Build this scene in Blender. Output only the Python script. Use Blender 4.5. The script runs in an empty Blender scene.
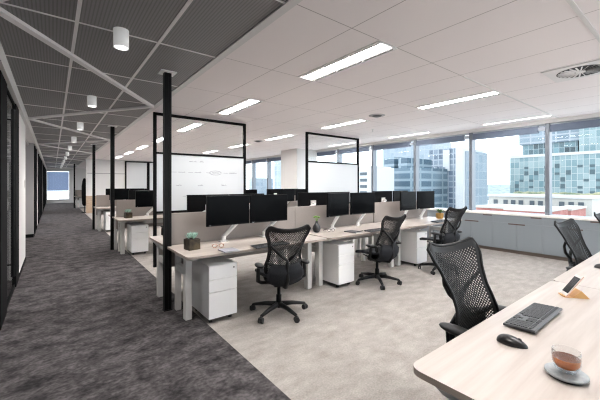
import bpy, bmesh, math, random
from mathutils import Vector, Matrix
random.seed(7)
PI = math.pi
S = bpy.context.scene
C = S.collection

# ------------------------------------------------------------------ camera
EYE = 1.44
cd = bpy.data.cameras.new('camera'); cam = bpy.data.objects.new('camera', cd); C.objects.link(cam)
cam.location = (0, 0, EYE)
cam.rotation_euler = (PI/2, 0, -math.radians(37.75))
cd.sensor_width = 36; cd.lens = 36*319.0/600
cd.shift_y = -15.5/600
cd.clip_start = .05; cd.clip_end = 3000
S.camera = cam

# ------------------------------------------------------------------ exposure and sky
S.view_settings.view_transform = 'Standard'; S.view_settings.look = 'None'
S.view_settings.gamma = 1; S.view_settings.use_curve_mapping = False
S.view_settings.exposure = 0.74
S.cycles.sample_clamp_direct = 9.0; S.cycles.filter_width = 1.2
LAMP = 62.0      # office light diffusers
DOWN = 60.0      # corridor downlight lenses
w = bpy.data.worlds.new('World'); S.world = w; w.use_nodes = True
nt = w.node_tree; N = nt.nodes; N.clear()
out = N.new('ShaderNodeOutputWorld'); bg = N.new('ShaderNodeBackground')
tc = N.new('ShaderNodeTexCoord'); sep = N.new('ShaderNodeSeparateXYZ')
nz = N.new('ShaderNodeTexNoise'); nz.inputs['Scale'].default_value = 3.0; nz.inputs['Detail'].default_value = 5
mp = N.new('ShaderNodeMapping'); mp.inputs['Scale'].default_value = (1, 1, 3)
cr = N.new('ShaderNodeValToRGB')
cr.color_ramp.elements[0].position = .35; cr.color_ramp.elements[0].color = (.80, .88, .97, 1)
cr.color_ramp.elements[1].position = .6; cr.color_ramp.elements[1].color = (1.0, 1.0, 1.0, 1)
nt.links.new(tc.outputs['Generated'], mp.inputs['Vector']); nt.links.new(mp.outputs[0], nz.inputs['Vector'])
nt.links.new(nz.outputs['Fac'], cr.inputs['Fac']); nt.links.new(cr.outputs[0], bg.inputs['Color'])
bg.inputs['Strength'].default_value = 2.45
nt.links.new(bg.outputs[0], out.inputs['Surface'])

# ------------------------------------------------------------------ materials
MATS = {}
def mat(name, col, rough=.5, metal=0, spec=.5, emit=None, es=0):
    m = bpy.data.materials.new(name); m.use_nodes = True
    b = m.node_tree.nodes['Principled BSDF']
    b.inputs['Base Color'].default_value = (*col, 1)
    b.inputs['Roughness'].default_value = rough; b.inputs['Metallic'].default_value = metal
    b.inputs['Specular IOR Level'].default_value = spec
    if emit:
        b.inputs['Emission Color'].default_value = (*emit, 1); b.inputs['Emission Strength'].default_value = es
    MATS[name] = m
    return m
def nodes(m): return m.node_tree.nodes, m.node_tree.links, m.node_tree.nodes['Principled BSDF']
def s2l(r, g, b):
    f = lambda v: ((v/255+.055)/1.055)**2.4 if v > 10 else v/255/12.92
    return (f(r), f(g), f(b))
def noisy(m, c1, c2, scale, stretch=(1, 1, 1), lo=.35, hi=.65, detail=6, bump=0, fine=None):
    n, l, b = nodes(m)
    tc = n.new('ShaderNodeTexCoord'); mp = n.new('ShaderNodeMapping'); mp.inputs['Scale'].default_value = stretch
    nz = n.new('ShaderNodeTexNoise'); nz.inputs['Scale'].default_value = scale; nz.inputs['Detail'].default_value = detail
    nz.inputs['Roughness'].default_value = .65
    cr = n.new('ShaderNodeValToRGB')
    cr.color_ramp.elements[0].position = lo; cr.color_ramp.elements[0].color = (*c1, 1)
    cr.color_ramp.elements[1].position = hi; cr.color_ramp.elements[1].color = (*c2, 1)
    l.new(tc.outputs['Object'], mp.inputs['Vector']); l.new(mp.outputs[0], nz.inputs['Vector']); l.new(nz.outputs['Fac'], cr.inputs['Fac'])
    last = cr.outputs[0]
    if fine:
        n2 = n.new('ShaderNodeTexNoise'); n2.inputs['Scale'].default_value = fine[0]; n2.inputs['Detail'].default_value = 3
        l.new(mp.outputs[0], n2.inputs['Vector'])
        r2 = n.new('ShaderNodeMapRange'); r2.inputs['From Min'].default_value = .3; r2.inputs['From Max'].default_value = .7
        r2.inputs['To Min'].default_value = 1-fine[1]; r2.inputs['To Max'].default_value = 1+fine[1]
        l.new(n2.outputs['Fac'], r2.inputs['Value'])
        vm = n.new('ShaderNodeVectorMath'); vm.operation = 'SCALE'
        l.new(last, vm.inputs[0]); l.new(r2.outputs[0], vm.inputs['Scale']); last = vm.outputs[0]
    l.new(last, b.inputs['Base Color'])
    if bump:
        bp = n.new('ShaderNodeBump'); bp.inputs['Strength'].default_value = bump
        l.new(nz.outputs['Fac'], bp.inputs['Height']); l.new(bp.outputs[0], b.inputs['Normal'])
    return m

dark_carpet = noisy(mat('dark_carpet', (.1, .1, .1), .95, spec=.1), s2l(44, 42, 43), s2l(92, 88, 89), 5.0, (1, 1.3, 1), .36, .66, 15, fine=(30, .42))
light_carpet = noisy(mat('light_carpet', (.4, .4, .4), .95, spec=.1), s2l(139, 133, 129), s2l(164, 158, 153), 4.6, (1, 1.8, 1), .34, .68, 15, fine=(60, .16))
white_wall = mat('white_wall_paint', s2l(222, 220, 218), .6)
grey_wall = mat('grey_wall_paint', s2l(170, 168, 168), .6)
tan_wood = noisy(mat('tan_wood', (.5, .4, .3), .5), s2l(165, 140, 118), s2l(185, 162, 140), 4, (1, 1, 8))
black_metal = mat('black_metal', (.004, .004, .0045), .5, 0, .15)
black_frame = mat('black_frame_paint', (.006, .006, .0065), .85, 0, .08)
white_metal = mat('white_powdercoat', s2l(226, 224, 222), .4)
grey_leg = mat('light_grey_powdercoat', s2l(214, 211, 208), .4)
ped_white = mat('pedestal_white', s2l(242, 241, 240), .35)
seam_dark = mat('dark_seam', (.03, .03, .03), .7)
monitor_black = mat('monitor_screen', (.003, .0033, .0038), .16, spec=.04)
monitor_case = mat('monitor_case', (.004, .004, .0045), .5, spec=.08)
chair_black = mat('chair_plastic', (.0045, .0045, .005), .5, spec=.3)
chair_mesh = mat('chair_mesh', (.012, .0115, .0115), .5, spec=.22)
chair_seat = noisy(mat('chair_seat_fabric', (.03, .03, .035), .8, spec=.3), s2l(20, 21, 24), s2l(36, 38, 43), 120)
caster_grey = mat('caster_grey', (.07, .07, .07), .4)
divider_cloth = noisy(mat('divider_cloth', (.3, .3, .3), .95, spec=.1), s2l(142, 134, 130), s2l(156, 148, 143), 220, detail=2)
brown_glass = mat('desk_edge', s2l(158, 146, 136), .6)
whiteboard = mat('whiteboard_enamel', s2l(196, 198, 200), .25)
marker_ink = mat('marker_ink', s2l(112, 114, 122), .6)
cab_grey = mat('cabinet_grey', s2l(130, 136, 141), .55, spec=.3)
cab_sill = mat('sill_laminate', s2l(238, 232, 226), .35)
handle_brown = mat('bronze_handle', s2l(88, 72, 66), .4, .4)
plinth_brown = mat('plinth_brown', s2l(92, 80, 72), .6)
mullion_grey = mat('mullion_grey', s2l(178, 184, 192), .4, .3)
mullion_dark = mat('mullion_dark', s2l(118, 124, 132), .4, .3)
blind_blue = mat('blind_fabric', s2l(106, 116, 134), .8)
sheer_blind = mat('sheer_blind', s2l(150, 160, 180), .9)
n, l, b = nodes(sheer_blind)
tr = n.new('ShaderNodeBsdfTranslucent'); tr.inputs['Color'].default_value = (*s2l(176, 186, 204), 1)
mx = n.new('ShaderNodeMixShader'); mx.inputs['Fac'].default_value = .6
l.new(b.outputs[0], mx.inputs[1]); l.new(tr.outputs[0], mx.inputs[2]); l.new(mx.outputs[0], n['Material Output'].inputs['Surface'])
down_white = mat('plate_white', s2l(236, 235, 234), .5)
down_body = mat('downlight_glow_body', s2l(240, 239, 238), .5, emit=(1, .98, .96), es=.14)  # faint glow put into the casing so it looks brighter
bar_light = mat('ceiling_bar', s2l(240, 236, 236), .5)
lamp_emit = mat('office_diffuser', (1, 1, 1), .5, emit=(1.0, .975, .955), es=LAMP)
down_emit = mat('downlight_lens', (1, 1, 1), .5, emit=(1.0, .97, .94), es=DOWN)
leaf_blue = mat('succulent_leaf', s2l(140, 172, 158), .5)
leaf_green = mat('leaf_green', s2l(116, 168, 52), .5)
leaf_dark = mat('leaf_dark', s2l(66, 98, 48), .5)
soil = mat('soil', (.03, .02, .015), .9)
pot_brown = noisy(mat('pot_weathered', (.1, .08, .05), .4, .5), s2l(34, 31, 28), s2l(86, 74, 56), 9)
pot_brass = mat('pot_brass', s2l(190, 150, 90), .3, .9)
vase_dark = mat('vase_dark', s2l(38, 38, 40), .45)
copper = mat('copper_acetate', s2l(190, 138, 112), .35, .1)
paper_white = mat('paper', s2l(235, 232, 228), .7)
book_grey = mat('notebook_cloth', s2l(140, 140, 148), .8)
kb_dark = mat('keyboard_plastic', s2l(66, 68, 72), .45)
key_dark = mat('keycap', s2l(28, 29, 32), .5)
mouse_black = mat('mouse_plastic', s2l(24, 23, 23), .35)
stone_grey = noisy(mat('coaster_stone', (.3, .3, .3), .35), s2l(112, 117, 120), s2l(146, 150, 152), 30)
rubber = mat('rubber_base', (.012, .012, .012), .7)
coffee = mat('coffee', s2l(196, 112, 52), .12)
coffee_top = mat('coffee_surface', s2l(92, 58, 44), .06)
oak_stand = mat('oak_stand', s2l(206, 160, 100), .5)
phone_gold = mat('phone_rim', s2l(226, 196, 178), .3, .5)
phone_white = mat('phone_face', s2l(238, 234, 230), .2)
phone_dark = mat('phone_screen', (.012, .015, .018), .08)
chrome = mat('chrome', (.75, .75, .75), .2, 1)

# pale desk laminate with faint grain along X
desk_wood = mat('pale_oak_laminate', (.7, .65, .6), .38)
n, l, b = nodes(desk_wood)
tc = n.new('ShaderNodeTexCoord'); mp = n.new('ShaderNodeMapping'); mp.inputs['Scale'].default_value = (.8, 14, 1)
nz = n.new('ShaderNodeTexNoise'); nz.inputs['Scale'].default_value = 2.0; nz.inputs['Detail'].default_value = 8
cr = n.new('ShaderNodeValToRGB')
cr.color_ramp.elements[0].position = .3; cr.color_ramp.elements[0].color = (*s2l(172, 161, 153), 1)
cr.color_ramp.elements[1].position = .7; cr.color_ramp.elements[1].color = (*s2l(191, 182, 175), 1)
l.new(tc.outputs['Object'], mp.inputs['Vector']); l.new(mp.outputs[0], nz.inputs['Vector'])
l.new(nz.outputs['Fac'], cr.inputs['Fac']); l.new(cr.outputs[0], b.inputs['Base Color'])

def math_node(n, op, a=None, bb=None):
    m = n.new('ShaderNodeMath'); m.operation = op
    if bb is not None and not hasattr(bb, 'links'): m.inputs[1].default_value = bb
    return m
def line_mask(m, axis, period, offset, width):
    """1 on thin lines where coord = offset + k*period"""
    n, l, b = nodes(m)
    tc = n.new('ShaderNodeTexCoord'); sp = n.new('ShaderNodeSeparateXYZ'); l.new(tc.outputs['Object'], sp.inputs[0])
    a = math_node(n, 'SUBTRACT', None, offset-width/2); l.new(sp.outputs[axis], a.inputs[0])
    d = math_node(n, 'DIVIDE', None, period); l.new(a.outputs[0], d.inputs[0])
    f = math_node(n, 'FRACT'); l.new(d.outputs[0], f.inputs[0])
    c = math_node(n, 'LESS_THAN', None, width/period); l.new(f.outputs[0], c.inputs[0])
    return c.outputs[0]
def mixcol(m, fac, c2, base=None):
    n, l, b = nodes(m)
    mx = n.new('ShaderNodeMix'); mx.data_type = 'RGBA'
    l.new(fac, mx.inputs['Factor'])
    if base is None: mx.inputs['A'].default_value = b.inputs['Base Color'].default_value
    else: l.new(base, mx.inputs['A'])
    mx.inputs['B'].default_value = (*c2, 1)
    l.new(mx.outputs['Result'], b.inputs['Base Color'])
    return mx.outputs['Result']
ceil_white = mat('ceiling_tile', (.90, .845, .838), .9, spec=.1)
x1 = line_mask(ceil_white, 'X', .615, 1.95, .007)
y1 = line_mask(ceil_white, 'Y', 1.215, 1.82, .007)
n, l, b = nodes(ceil_white)
mxm = n.new('ShaderNodeMath'); mxm.operation = 'MAXIMUM'; l.new(x1, mxm.inputs[0]); l.new(y1, mxm.inputs[1])
mixcol(ceil_white, mxm.outputs[0], s2l(176, 168, 166))
ceil_dark = mat('ceiling_mesh_panel', s2l(140, 138, 138), .6, .2)
x1 = line_mask(ceil_dark, 'X', .024, 0, .009)
r = mixcol(ceil_dark, x1, s2l(122, 120, 120))

def clear_glass(name, tint=(1, 1, 1), gloss=1.0):
    m = bpy.data.materials.new(name); m.use_nodes = True
    n = m.node_tree.nodes; l = m.node_tree.links; n.clear()
    o = n.new('ShaderNodeOutputMaterial'); mx = n.new('ShaderNodeMixShader')
    t = n.new('ShaderNodeBsdfTransparent'); t.inputs['Color'].default_value = (*tint, 1)
    g = n.new('ShaderNodeBsdfGlossy'); g.inputs['Roughness'].default_value = .02
    fr = n.new('ShaderNodeLayerWeight'); fr.inputs['Blend'].default_value = .5
    pw = n.new('ShaderNodeMath'); pw.operation = 'POWER'; pw.inputs[1].default_value = 4.0
    l.new(fr.outputs['Facing'], pw.inputs[0])
    k = n.new('ShaderNodeMath'); k.operation = 'MULTIPLY_ADD'; k.inputs[1].default_value = gloss*.7; k.inputs[2].default_value = gloss*.03
    l.new(pw.outputs[0], k.inputs[0]); l.new(k.outputs[0], mx.inputs['Fac'])
    l.new(t.outputs[0], mx.inputs[1]); l.new(g.outputs[0], mx.inputs[2]); l.new(mx.outputs[0], o.inputs['Surface'])
    return m
win_glass = clear_glass('window_glass', (.93, .97, .99), .5)
part_glass = clear_glass('partition_glass', (.97, .98, .98), .5)
dark_glass = clear_glass('office_glass', (.86, .87, .88), .7)
cup_glass = clear_glass('tumbler_glass', (.96, .96, .96), 1.2)

def facade(name, glassA, glassB, frame, bw, bh, mortar=.12, rough=.25, offset=0, bias=0.0):
    CF = .43; glassA, glassB, frame = [tuple(c*CF for c in q) for q in (glassA, glassB, frame)]
    m = mat(name, glassA, rough)
    n, l, b = nodes(m)
    tc = n.new('ShaderNodeTexCoord'); sp = n.new('ShaderNodeSeparateXYZ'); cb = n.new('ShaderNodeCombineXYZ')
    l.new(tc.outputs['Object'], sp.inputs[0])
    ad = n.new('ShaderNodeMath'); ad.operation = 'ADD'; l.new(sp.outputs['X'], ad.inputs[0]); l.new(sp.outputs['Y'], ad.inputs[1])
    l.new(ad.outputs[0], cb.inputs['X']); l.new(sp.outputs['Z'], cb.inputs['Y'])
    br = n.new('ShaderNodeTexBrick'); br.offset = offset; br.squash = 1
    br.inputs['Scale'].default_value = 1; br.inputs['Brick Width'].default_value = bw; br.inputs['Row Height'].default_value = bh
    br.inputs['Mortar Size'].default_value = mortar; br.inputs['Mortar Smooth'].default_value = 0; br.inputs['Bias'].default_value = bias
    br.inputs['Color1'].default_value = (*glassA, 1); br.inputs['Color2'].default_value = (*glassB, 1); br.inputs['Mortar'].default_value = (*frame, 1)
    l.new(cb.outputs[0], br.inputs['Vector']); l.new(br.outputs['Color'], b.inputs['Base Color'])
    return m

# ------------------------------------------------------------------ helpers
class MB:
    def __init__(s): s.bm = bmesh.new()
    def box(s, x0, x1, y0, y1, z0, z1, bev=0, M=None):
        r = bmesh.ops.create_cube(s.bm, size=1)
        vs = r['verts']
        bmesh.ops.scale(s.bm, vec=(abs(x1-x0), abs(y1-y0), abs(z1-z0)), verts=vs)
        bmesh.ops.translate(s.bm, vec=((x0+x1)/2, (y0+y1)/2, (z0+z1)/2), verts=vs)
        if bev:
            es = list({e for v in vs for e in v.link_edges})
            rb = bmesh.ops.bevel(s.bm, geom=es, offset=bev, segments=2, affect='EDGES', profile=.5)
            vs = list({v for f in rb['faces'] for v in f.verts} | {v for v in vs if v.is_valid})
        if M is not None: bmesh.ops.transform(s.bm, matrix=M, verts=vs)
        return s
    def tube(s, pts, rad, seg=8, cap=True):
        pts = [Vector(p) for p in pts]
        rads = rad if isinstance(rad, (list, tuple)) else [rad]*len(pts)
        rings = []; up = Vector((0, 0, 1)); prevn = None
        for i, p in enumerate(pts):
            a = pts[max(i-1, 0)]; c = pts[min(i+1, len(pts)-1)]
            t = (c-a).normalized()
            if prevn is None:
                nn = t.cross(up)
                if nn.length < 1e-3: nn = t.cross(Vector((1, 0, 0)))
                nn.normalize()
            else:
                nn = (prevn - t*prevn.dot(t)).normalized()
            prevn = nn; bb = t.cross(nn)
            rings.append([s.bm.verts.new(p+(nn*math.cos(2*PI*k/seg)+bb*math.sin(2*PI*k/seg))*rads[i]) for k in range(seg)])
        for i in range(len(rings)-1):
            for k in range(seg):
                s.bm.faces.new((rings[i][k], rings[i][(k+1) % seg], rings[i+1][(k+1) % seg], rings[i+1][k]))
        if cap:
            s.bm.faces.new(rings[0][::-1]); s.bm.faces.new(rings[-1])
        return s
    def lathe(s, prof, seg=20, c=(0, 0, 0)):
        rings = []
        for r, z in prof:
            rings.append([s.bm.verts.new((c[0]+r*math.cos(2*PI*k/seg), c[1]+r*math.sin(2*PI*k/seg), c[2]+z)) for k in range(seg)])
        for i in range(len(rings)-1):
            for k in range(seg):
                s.bm.faces.new((rings[i][k], rings[i][(k+1) % seg], rings[i+1][(k+1) % seg], rings[i+1][k]))
        if prof[0][0] > 0: s.bm.faces.new(rings[0][::-1])
        if prof[-1][0] > 0: s.bm.faces.new(rings[-1])
        return s
    def cyl(s, c, r, h, axis='z', seg=16):
        prof_c = Vector(c)
        M = {'z': Matrix(), 'x': Matrix.Rotation(PI/2, 4, 'Y'), 'y': Matrix.Rotation(-PI/2, 4, 'X')}[axis]
        n0 = len(s.bm.verts)
        rb = bmesh.ops.create_cone(s.bm, cap_ends=True, segments=seg, radius1=r, radius2=r, depth=h)
        bmesh.ops.transform(s.bm, matrix=Matrix.Translation(prof_c) @ M, verts=rb['verts'])
        return s
    def prism(s, poly, z0, z1):
        a = [s.bm.verts.new((x, y, z0)) for x, y in poly]; b = [s.bm.verts.new((x, y, z1)) for x, y in poly]
        k = len(poly)
        s.bm.faces.new(a[::-1]); s.bm.faces.new(b)
        for i in range(k): s.bm.faces.new((a[i], a[(i+1) % k], b[(i+1) % k], b[i]))
        return s
    def grid(s, f, nu, nv):
        """closed=False sheet from f(u,v)"""
        g = [[s.bm.verts.new(f(i/nu, j/nv)) for j in range(nv+1)] for i in range(nu+1)]
        for i in range(nu):
            for j in range(nv): s.bm.faces.new((g[i][j], g[i+1][j], g[i+1][j+1], g[i][j+1]))
        return s
    def ellip(s, c, r, seg=14, ring=8, M=None):
        rb = bmesh.ops.create_uvsphere(s.bm, u_segments=seg, v_segments=ring, radius=1)
        bmesh.ops.scale(s.bm, vec=r, verts=rb['verts'])
        if M is not None: bmesh.ops.transform(s.bm, matrix=M, verts=rb['verts'])
        bmesh.ops.translate(s.bm, vec=c, verts=rb['verts'])
        return s
    def build(s, name, m, parent=None, smooth=False, loc=None, mods=None):
        bmesh.ops.recalc_face_normals(s.bm, faces=s.bm.faces)
        me = bpy.data.meshes.new(name); s.bm.to_mesh(me); s.bm.free()
        if isinstance(m, (list, tuple)):
            for q in m: me.materials.append(q)
        else: me.materials.append(m)
        if smooth:
            me.polygons.foreach_set('use_smooth', [True]*len(me.polygons))
        o = bpy.data.objects.new(name, me); C.objects.link(o)
        if parent: o.parent = parent
        if loc: o.location = loc
        return o
def tag(o, label=None, cat=None, group=None, kind=None):
    if label: o['label'] = label
    if cat: o['category'] = cat
    if group: o['group'] = group
    if kind: o['kind'] = kind
    return o
def empty(name, loc, rz=0, label=None, cat=None, group=None, kind=None):
    o = bpy.data.objects.new(name, None); C.objects.link(o); o.location = loc; o.rotation_euler = (0, 0, rz)
    return tag(o, label, cat, group, kind)
def copy_tree(o, parent=None):
    c = o.copy(); C.objects.link(c); c.parent = parent
    for ch in list(o.children): copy_tree(ch, c)
    return c
def struct(name, mb, m, parent=None, label=None, cat='structure'):
    o = mb.build(name, m, parent)
    if parent is None:
        o['kind'] = 'structure'
        if label: o['label'] = label
        o['category'] = cat
    return o
used = set()
class Proto:
    """first placement moves the original, the next ones copy it"""
    def __init__(s, root): s.root = root; s.first = True
    def put(s, x, y, z=0, rz=0, label=None, group=None):
        o = s.root if s.first else copy_tree(s.root)
        s.first = False
        o.location = (x, y, z); o.rotation_euler = (0, 0, rz)
        if label: o['label'] = label
        if group: o['group'] = group
        return o
    def drop(s):
        pass

# ------------------------------------------------------------------ the setting
ZC = 2.73
XE = 1.26      # carpet edge
XW = 7.85      # window plane
YB = -3.0      # back of the room
YF = 19.3      # wall at the far end of the office
YEND = 31.0
struct('floor', MB().box(-3.2, XE, YB, YEND, -.1, 0), dark_carpet, label='dark charcoal mottled carpet along the corridor', cat='floor')
struct('floor', MB().box(XE, XW+.2, YB, YEND, -.1, 0), light_carpet, label='pale beige grey carpet under the desks', cat='floor')
struct('ceiling', MB().box(-.45, 1.30, YB, YEND, ZC, ZC+.1), ceil_dark, label='dark perforated metal ceiling above the corridor', cat='ceiling')
struct('ceiling', MB().box(1.37, XW+.2, YB, YEND, ZC, ZC+.1), ceil_white, label='white tiled ceiling above the desks', cat='ceiling')
struct('trim_1', MB().box(1.30, 1.37, YB, YEND, ZC-.012, ZC+.1), white_wall, label='pale strip between the dark and the white ceiling', cat='trim')
# light bars crossing the dark ceiling
k = 2
def bar(mbv, p, q, wdt, h=.02):
    p = Vector((*p, 0)); q = Vector((*q, 0)); d = (q-p); L = d.length; a = math.atan2(d.y, d.x)
    M = Matrix.Translation((*((p+q)/2).xy, ZC-h/2)) @ Matrix.Rotation(a, 4, 'Z')
    mbv.box(-L/2, L/2, -wdt/2, wdt/2, -h/2, h/2, M=M)
m = MB()
for X in (.15, .76): bar(m, (X, YB), (X, YEND), .026, .006)
yy = .63
while yy < YEND:
    bar(m, (-.40, yy), (1.30, yy), .016, .006); yy += 1.225
struct('trim_2', m, bar_light, label='thin pale grid bars on the dark corridor ceiling', cat='trim')
m = MB(); yy = -1.9; left = True
while yy < 30:
    a, c = ((-.38, yy), (1.28, yy+2.5)) if left else ((1.28, yy), (-.38, yy+2.5))
    bar(m, a, c, .065, .03); yy += 2.5; left = not left
struct('trim_3', m, bar_light, label='wide pale zigzag profile on the dark corridor ceiling', cat='trim')
struct('trim_4', MB().box(1.37, XW, .595, .625, ZC-.006, ZC+.01).box(3.9, XW, 1.81, 1.83, ZC-.006, ZC+.01), white_wall, label='white ceiling runner bars', cat='trim')

# left side: bulkhead, glazed office front, white pier, recess, more fronts
XL = -.42
struct('wall_left', MB().box(XL-.1, XL+.045, YB, YEND, 2.57, ZC).box(XL-.1, XL, 6.45, 8.1, 0, 2.57).box(XL-.5, XL-.1, 8.0, 8.1, 0, 2.57), white_wall, label='white wall pier and bulkhead on the left of the corridor', cat='wall')
struct('wall_left', MB().box(-1.1, -1.0, 8.1, 11.35, 0, 2.57).box(-1.1, XL-.0, 11.35, 11.5, .0, 2.57).box(-1.1, XL-.1, 8.1, 11.35, 2.5, 2.57), grey_wall, label='grey recess in the left corridor wall', cat='wall')
struct('baseboard_left', MB().box(-1.0, XL+.004, 11.338, 11.35, 0, .09).box(XL, XL+.01, 6.5, 8.1, 0, .05), black_frame, label='black skirting at the foot of the left wall', cat='baseboard')
# office behind the glass
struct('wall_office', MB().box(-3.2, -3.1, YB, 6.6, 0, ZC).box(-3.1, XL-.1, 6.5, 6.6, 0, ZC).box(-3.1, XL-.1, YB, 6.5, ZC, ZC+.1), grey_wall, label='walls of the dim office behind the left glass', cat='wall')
def front(n, y0, y1, posts, gl=dark_glass, pull=None):
    r = empty('window_%d' % n, (XL, (y0+y1)/2, 0), label='black framed glazed office front on the left of the corridor', cat='window', kind='structure')
    oy = (y0+y1)/2
    g = MB().box(-.02, -.01, y0-oy, y1-oy, .04, 2.57).build('pane', gl, r)
    f = MB().box(-.03, 0, y0-oy, y1-oy, 0, .04).box(-.03, 0, y0-oy, y1-oy, 2.53, 2.57)
    f.build('frame_rail', black_frame, r)
    for (a, c) in posts: MB().box(-.03, .012, a-oy, c-oy, .0, 2.57).build('frame_post', black_frame, r)
    return r
fr = front(1, YB, 6.45, [(YB, YB+.1), (-.5, -.4), (2.0, 2.1), (3.4, 3.5), (4.30, 4.86), (5.98, 6.45)])
p = MB().tube([(.05, 1.62+.0, .36), (.05, 1.62, 2.32)], .02, 10).tube([(-.05, 1.62, .5), (.05, 1.62, .5)], .01).tube([(-.05, 1.62, 2.2), (.05, 1.62, 2.2)], .01)
for v in p.bm.verts: v.co.y += 5.02-1.62-fr.location.y
p.build('door_handle', black_metal, fr)
struct('wall_left', MB().box(XL-.1, XL-.02, 13.3, 15.2, 0, 2.57).box(XL-.1, XL-.02, 20, 22, 0, 2.57), grey_wall, label='grey wall panels between the far office fronts', cat='wall')
front(2, 11.5, 13.3, [(11.52, 11.62), (12.2, 12.3), (13.2, 13.3)])
front(3, 15.2, 20.0, [(15.2, 15.5), (16.6, 16.75), (17.8, 17.95), (19.0, 19.15), (19.9, 20.0)])
front(4, 22.0, YEND, [(22.0, 22.4), (24, 24.2), (26, 26.2), (28, 28.2), (30.5, YEND)])
struct('wall_offices', MB().box(-3.1, -3.0, 11.5, YEND, 0, ZC), grey_wall, label='back wall of the far offices', cat='wall')
# back wall behind the camera and end of the corridor
struct('wall_back', MB().box(-3.2, 1.4, YB-.1, YB, -.1, ZC+.1).box(1.4, XW+.2, YB-.1, YB, -.1, .6).box(1.4, XW+.2, YB-.1, YB, 2.66, ZC+.1), white_wall, label='white wall behind the viewer', cat='wall')
struct('wall_corridor_end', MB().box(-3.2, XW+.2, YEND, YEND+.1, -.1, .25).box(-3.2, -.35, YEND, YEND+.1, .25, ZC+.1).box(1.0, XW+.2, YEND, YEND+.1, .25, ZC+.1).box(-.35, 1.0, YEND, YEND+.1, 2.45, ZC+.1), white_wall, label='white wall at the far end of the corridor', cat='wall')
r = empty('window_5', (.32, YEND, 0), label='window with blue grey blinds at the corridor end', cat='window', kind='structure')
m = MB()
for i in range(14): m.box(-.665+i*.095, -.665+i*.095+.0945, .0, .012, .95, 2.42)
m.build('vertical_blind', sheer_blind, r)
MB().box(-.67, .67, .05, .06, .25, 2.45).build('pane', win_glass, r)
MB().box(-.67, .67, -.06, .04, .25, .29).box(-.67, .67, -.03, .04, .6, .64).build('frame_rail', white_metal, r)

for k in range(4):  # unseen windows, added to bring frontal daylight onto the drawer fronts
    xa = 1.4+k*1.6125
    r = empty('window_%d' % (30+k), (xa, YB-.05, 0), label='unseen tall window added behind the viewer for frontal daylight', cat='window', kind='structure')
    MB().box(.03, 1.58, -.005, .005, .6, 2.66).build('pane', win_glass, r)
    MB().box(-.03, .03, -.05, .05, .6, 2.66).build('mullion', mullion_dark, r)
# far office wall
struct('wall_far', MB().box(1.32, XW+.2, YF, YF+.15, .86, ZC), white_wall, label='white wall at the far end of the office', cat='wall')
struct('wall_far', MB().box(1.32, 3.05, YF-.02, YF+.15, 0, .86).box(3.05, XW+.2, YF, YF+.15, 0, .86), tan_wood, label='tan timber lower part of the far office wall', cat='wall')
struct('trim_5', MB().box(1.36, 3.05, YF-.01, YF, 1.99, 2.03), grey_wall, label='grey line across the far office wall', cat='trim')
for n, (xa, xb) in ((6, (3.05, 4.2)), (7, (4.2, 5.4))):
    r = empty('window_%d' % n, (xa, YF-.04, 0), label='black framed frosted panel in the far office wall', cat='window', kind='structure')
    MB().box(.05, xb-xa-.02, 0, .02, .05, 2.66).build('pane', whiteboard, r)
    MB().box(0, xb-xa, -.03, .03, 2.64, 2.70).box(0, .07, -.03, .03, 0, 2.64).box(xb-xa-.07, xb-xa-.002, -.03, .03, 0, 2.64).build('frame', black_frame, r)

# column
struct('wall_column', MB().box(6.9, XW, 9.09, 10.1, 0, ZC), white_wall, label='square white column beside the windows', cat='column')

# window wall
mull = [YB, -2.4, -.93, .54, 2.01, 3.49, 4.96, 6.42, 7.93, 9.09]
mull2 = [10.1, 11.1, 12.5, 13.9, 15.35, 16.8, 18.2, YF]
ZS, ZH = .80, 2.66
wn = 8
for lst in (mull, mull2):
    for i in range(len(lst)-1):
        a, c = lst[i], lst[i+1]
        r = empty('window_%d' % wn, (XW, a, 0), label='tall office window between grey mullions', cat='window', kind='structure'); wn += 1
        L = c-a
        MB().box(.03, .045, .03, L-.03, ZS+.04, ZH-.02).build('pane', win_glass, r)
        MB().box(-.06, .12, -.035, .035, ZS, ZH).build('mullion', mullion_dark, r)
        MB().box(-.02, .10, .035, L-.035, ZS, ZS+.04).box(-.02, .10, .035, L-.035, ZH-.03, ZH).box(-.0, .08, .035, .055, ZS, ZH).build('window_frame', mullion_grey, r)
        MB().box(-.045, .02, .16, L-.04, ZH-.17, ZH-.035).build('roller_blind', blind_blue, r)
        MB().box(-.04, .02, .04, .16, ZH-.13, ZH-.06).build('blind_bracket', mullion_grey, r)
struct('wall_window', MB().box(XW, XW+.2, YB, YEND, -.1, ZS).box(XW-.08, XW+.2, YB, YEND, ZH, ZC), white_wall, label='wall below and above the windows', cat='wall')

# ------------------------------------------------------------------ cabinets along the windows
XCF = 7.60
ub = [-2.47, -1.57, -.67, .23, 1.13, 2.03, 2.93, 3.83, 4.73, 5.63, 6.53, 7.43, 8.33]
def cabinet():
    r = empty('low_cabinet', (0, 0, 0), cat='cabinet')
    MB().box(.02, .22, 0, .9, .07, .79).build('body', cab_grey, r)
    MB().box(.035, .2, 0, .9, 0, .07).build('plinth', plinth_brown, r)
    for k in range(2):
        d = MB().box(0, .02, .002+.45*k, .448+.45*k, .075, .63).build('door', cab_grey, r)
    MB().box(-.012, .012, .30, .60, .598, .622).build('door_handle', handle_brown, r)
    d = MB().box(0, .02, .002, .898, .634, .785).build('drawer', cab_grey, r)
    MB().box(-.012, .012, .02, .20, .760, .782).build('drawer_handle', handle_brown, d)
    return r
P = Proto(cabinet())
names = {1.13: 'grey low cabinet below the right end of the windows, behind the leaning chair back',
         2.03: 'grey low cabinet below the window joint left of the leaning chair back',
         2.93: 'grey low cabinet directly right of the far desk end',
         3.83: 'grey low cabinet mostly behind the last chair of the front desk row',
         .23: 'grey low cabinet at the right edge of the picture'}
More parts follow.
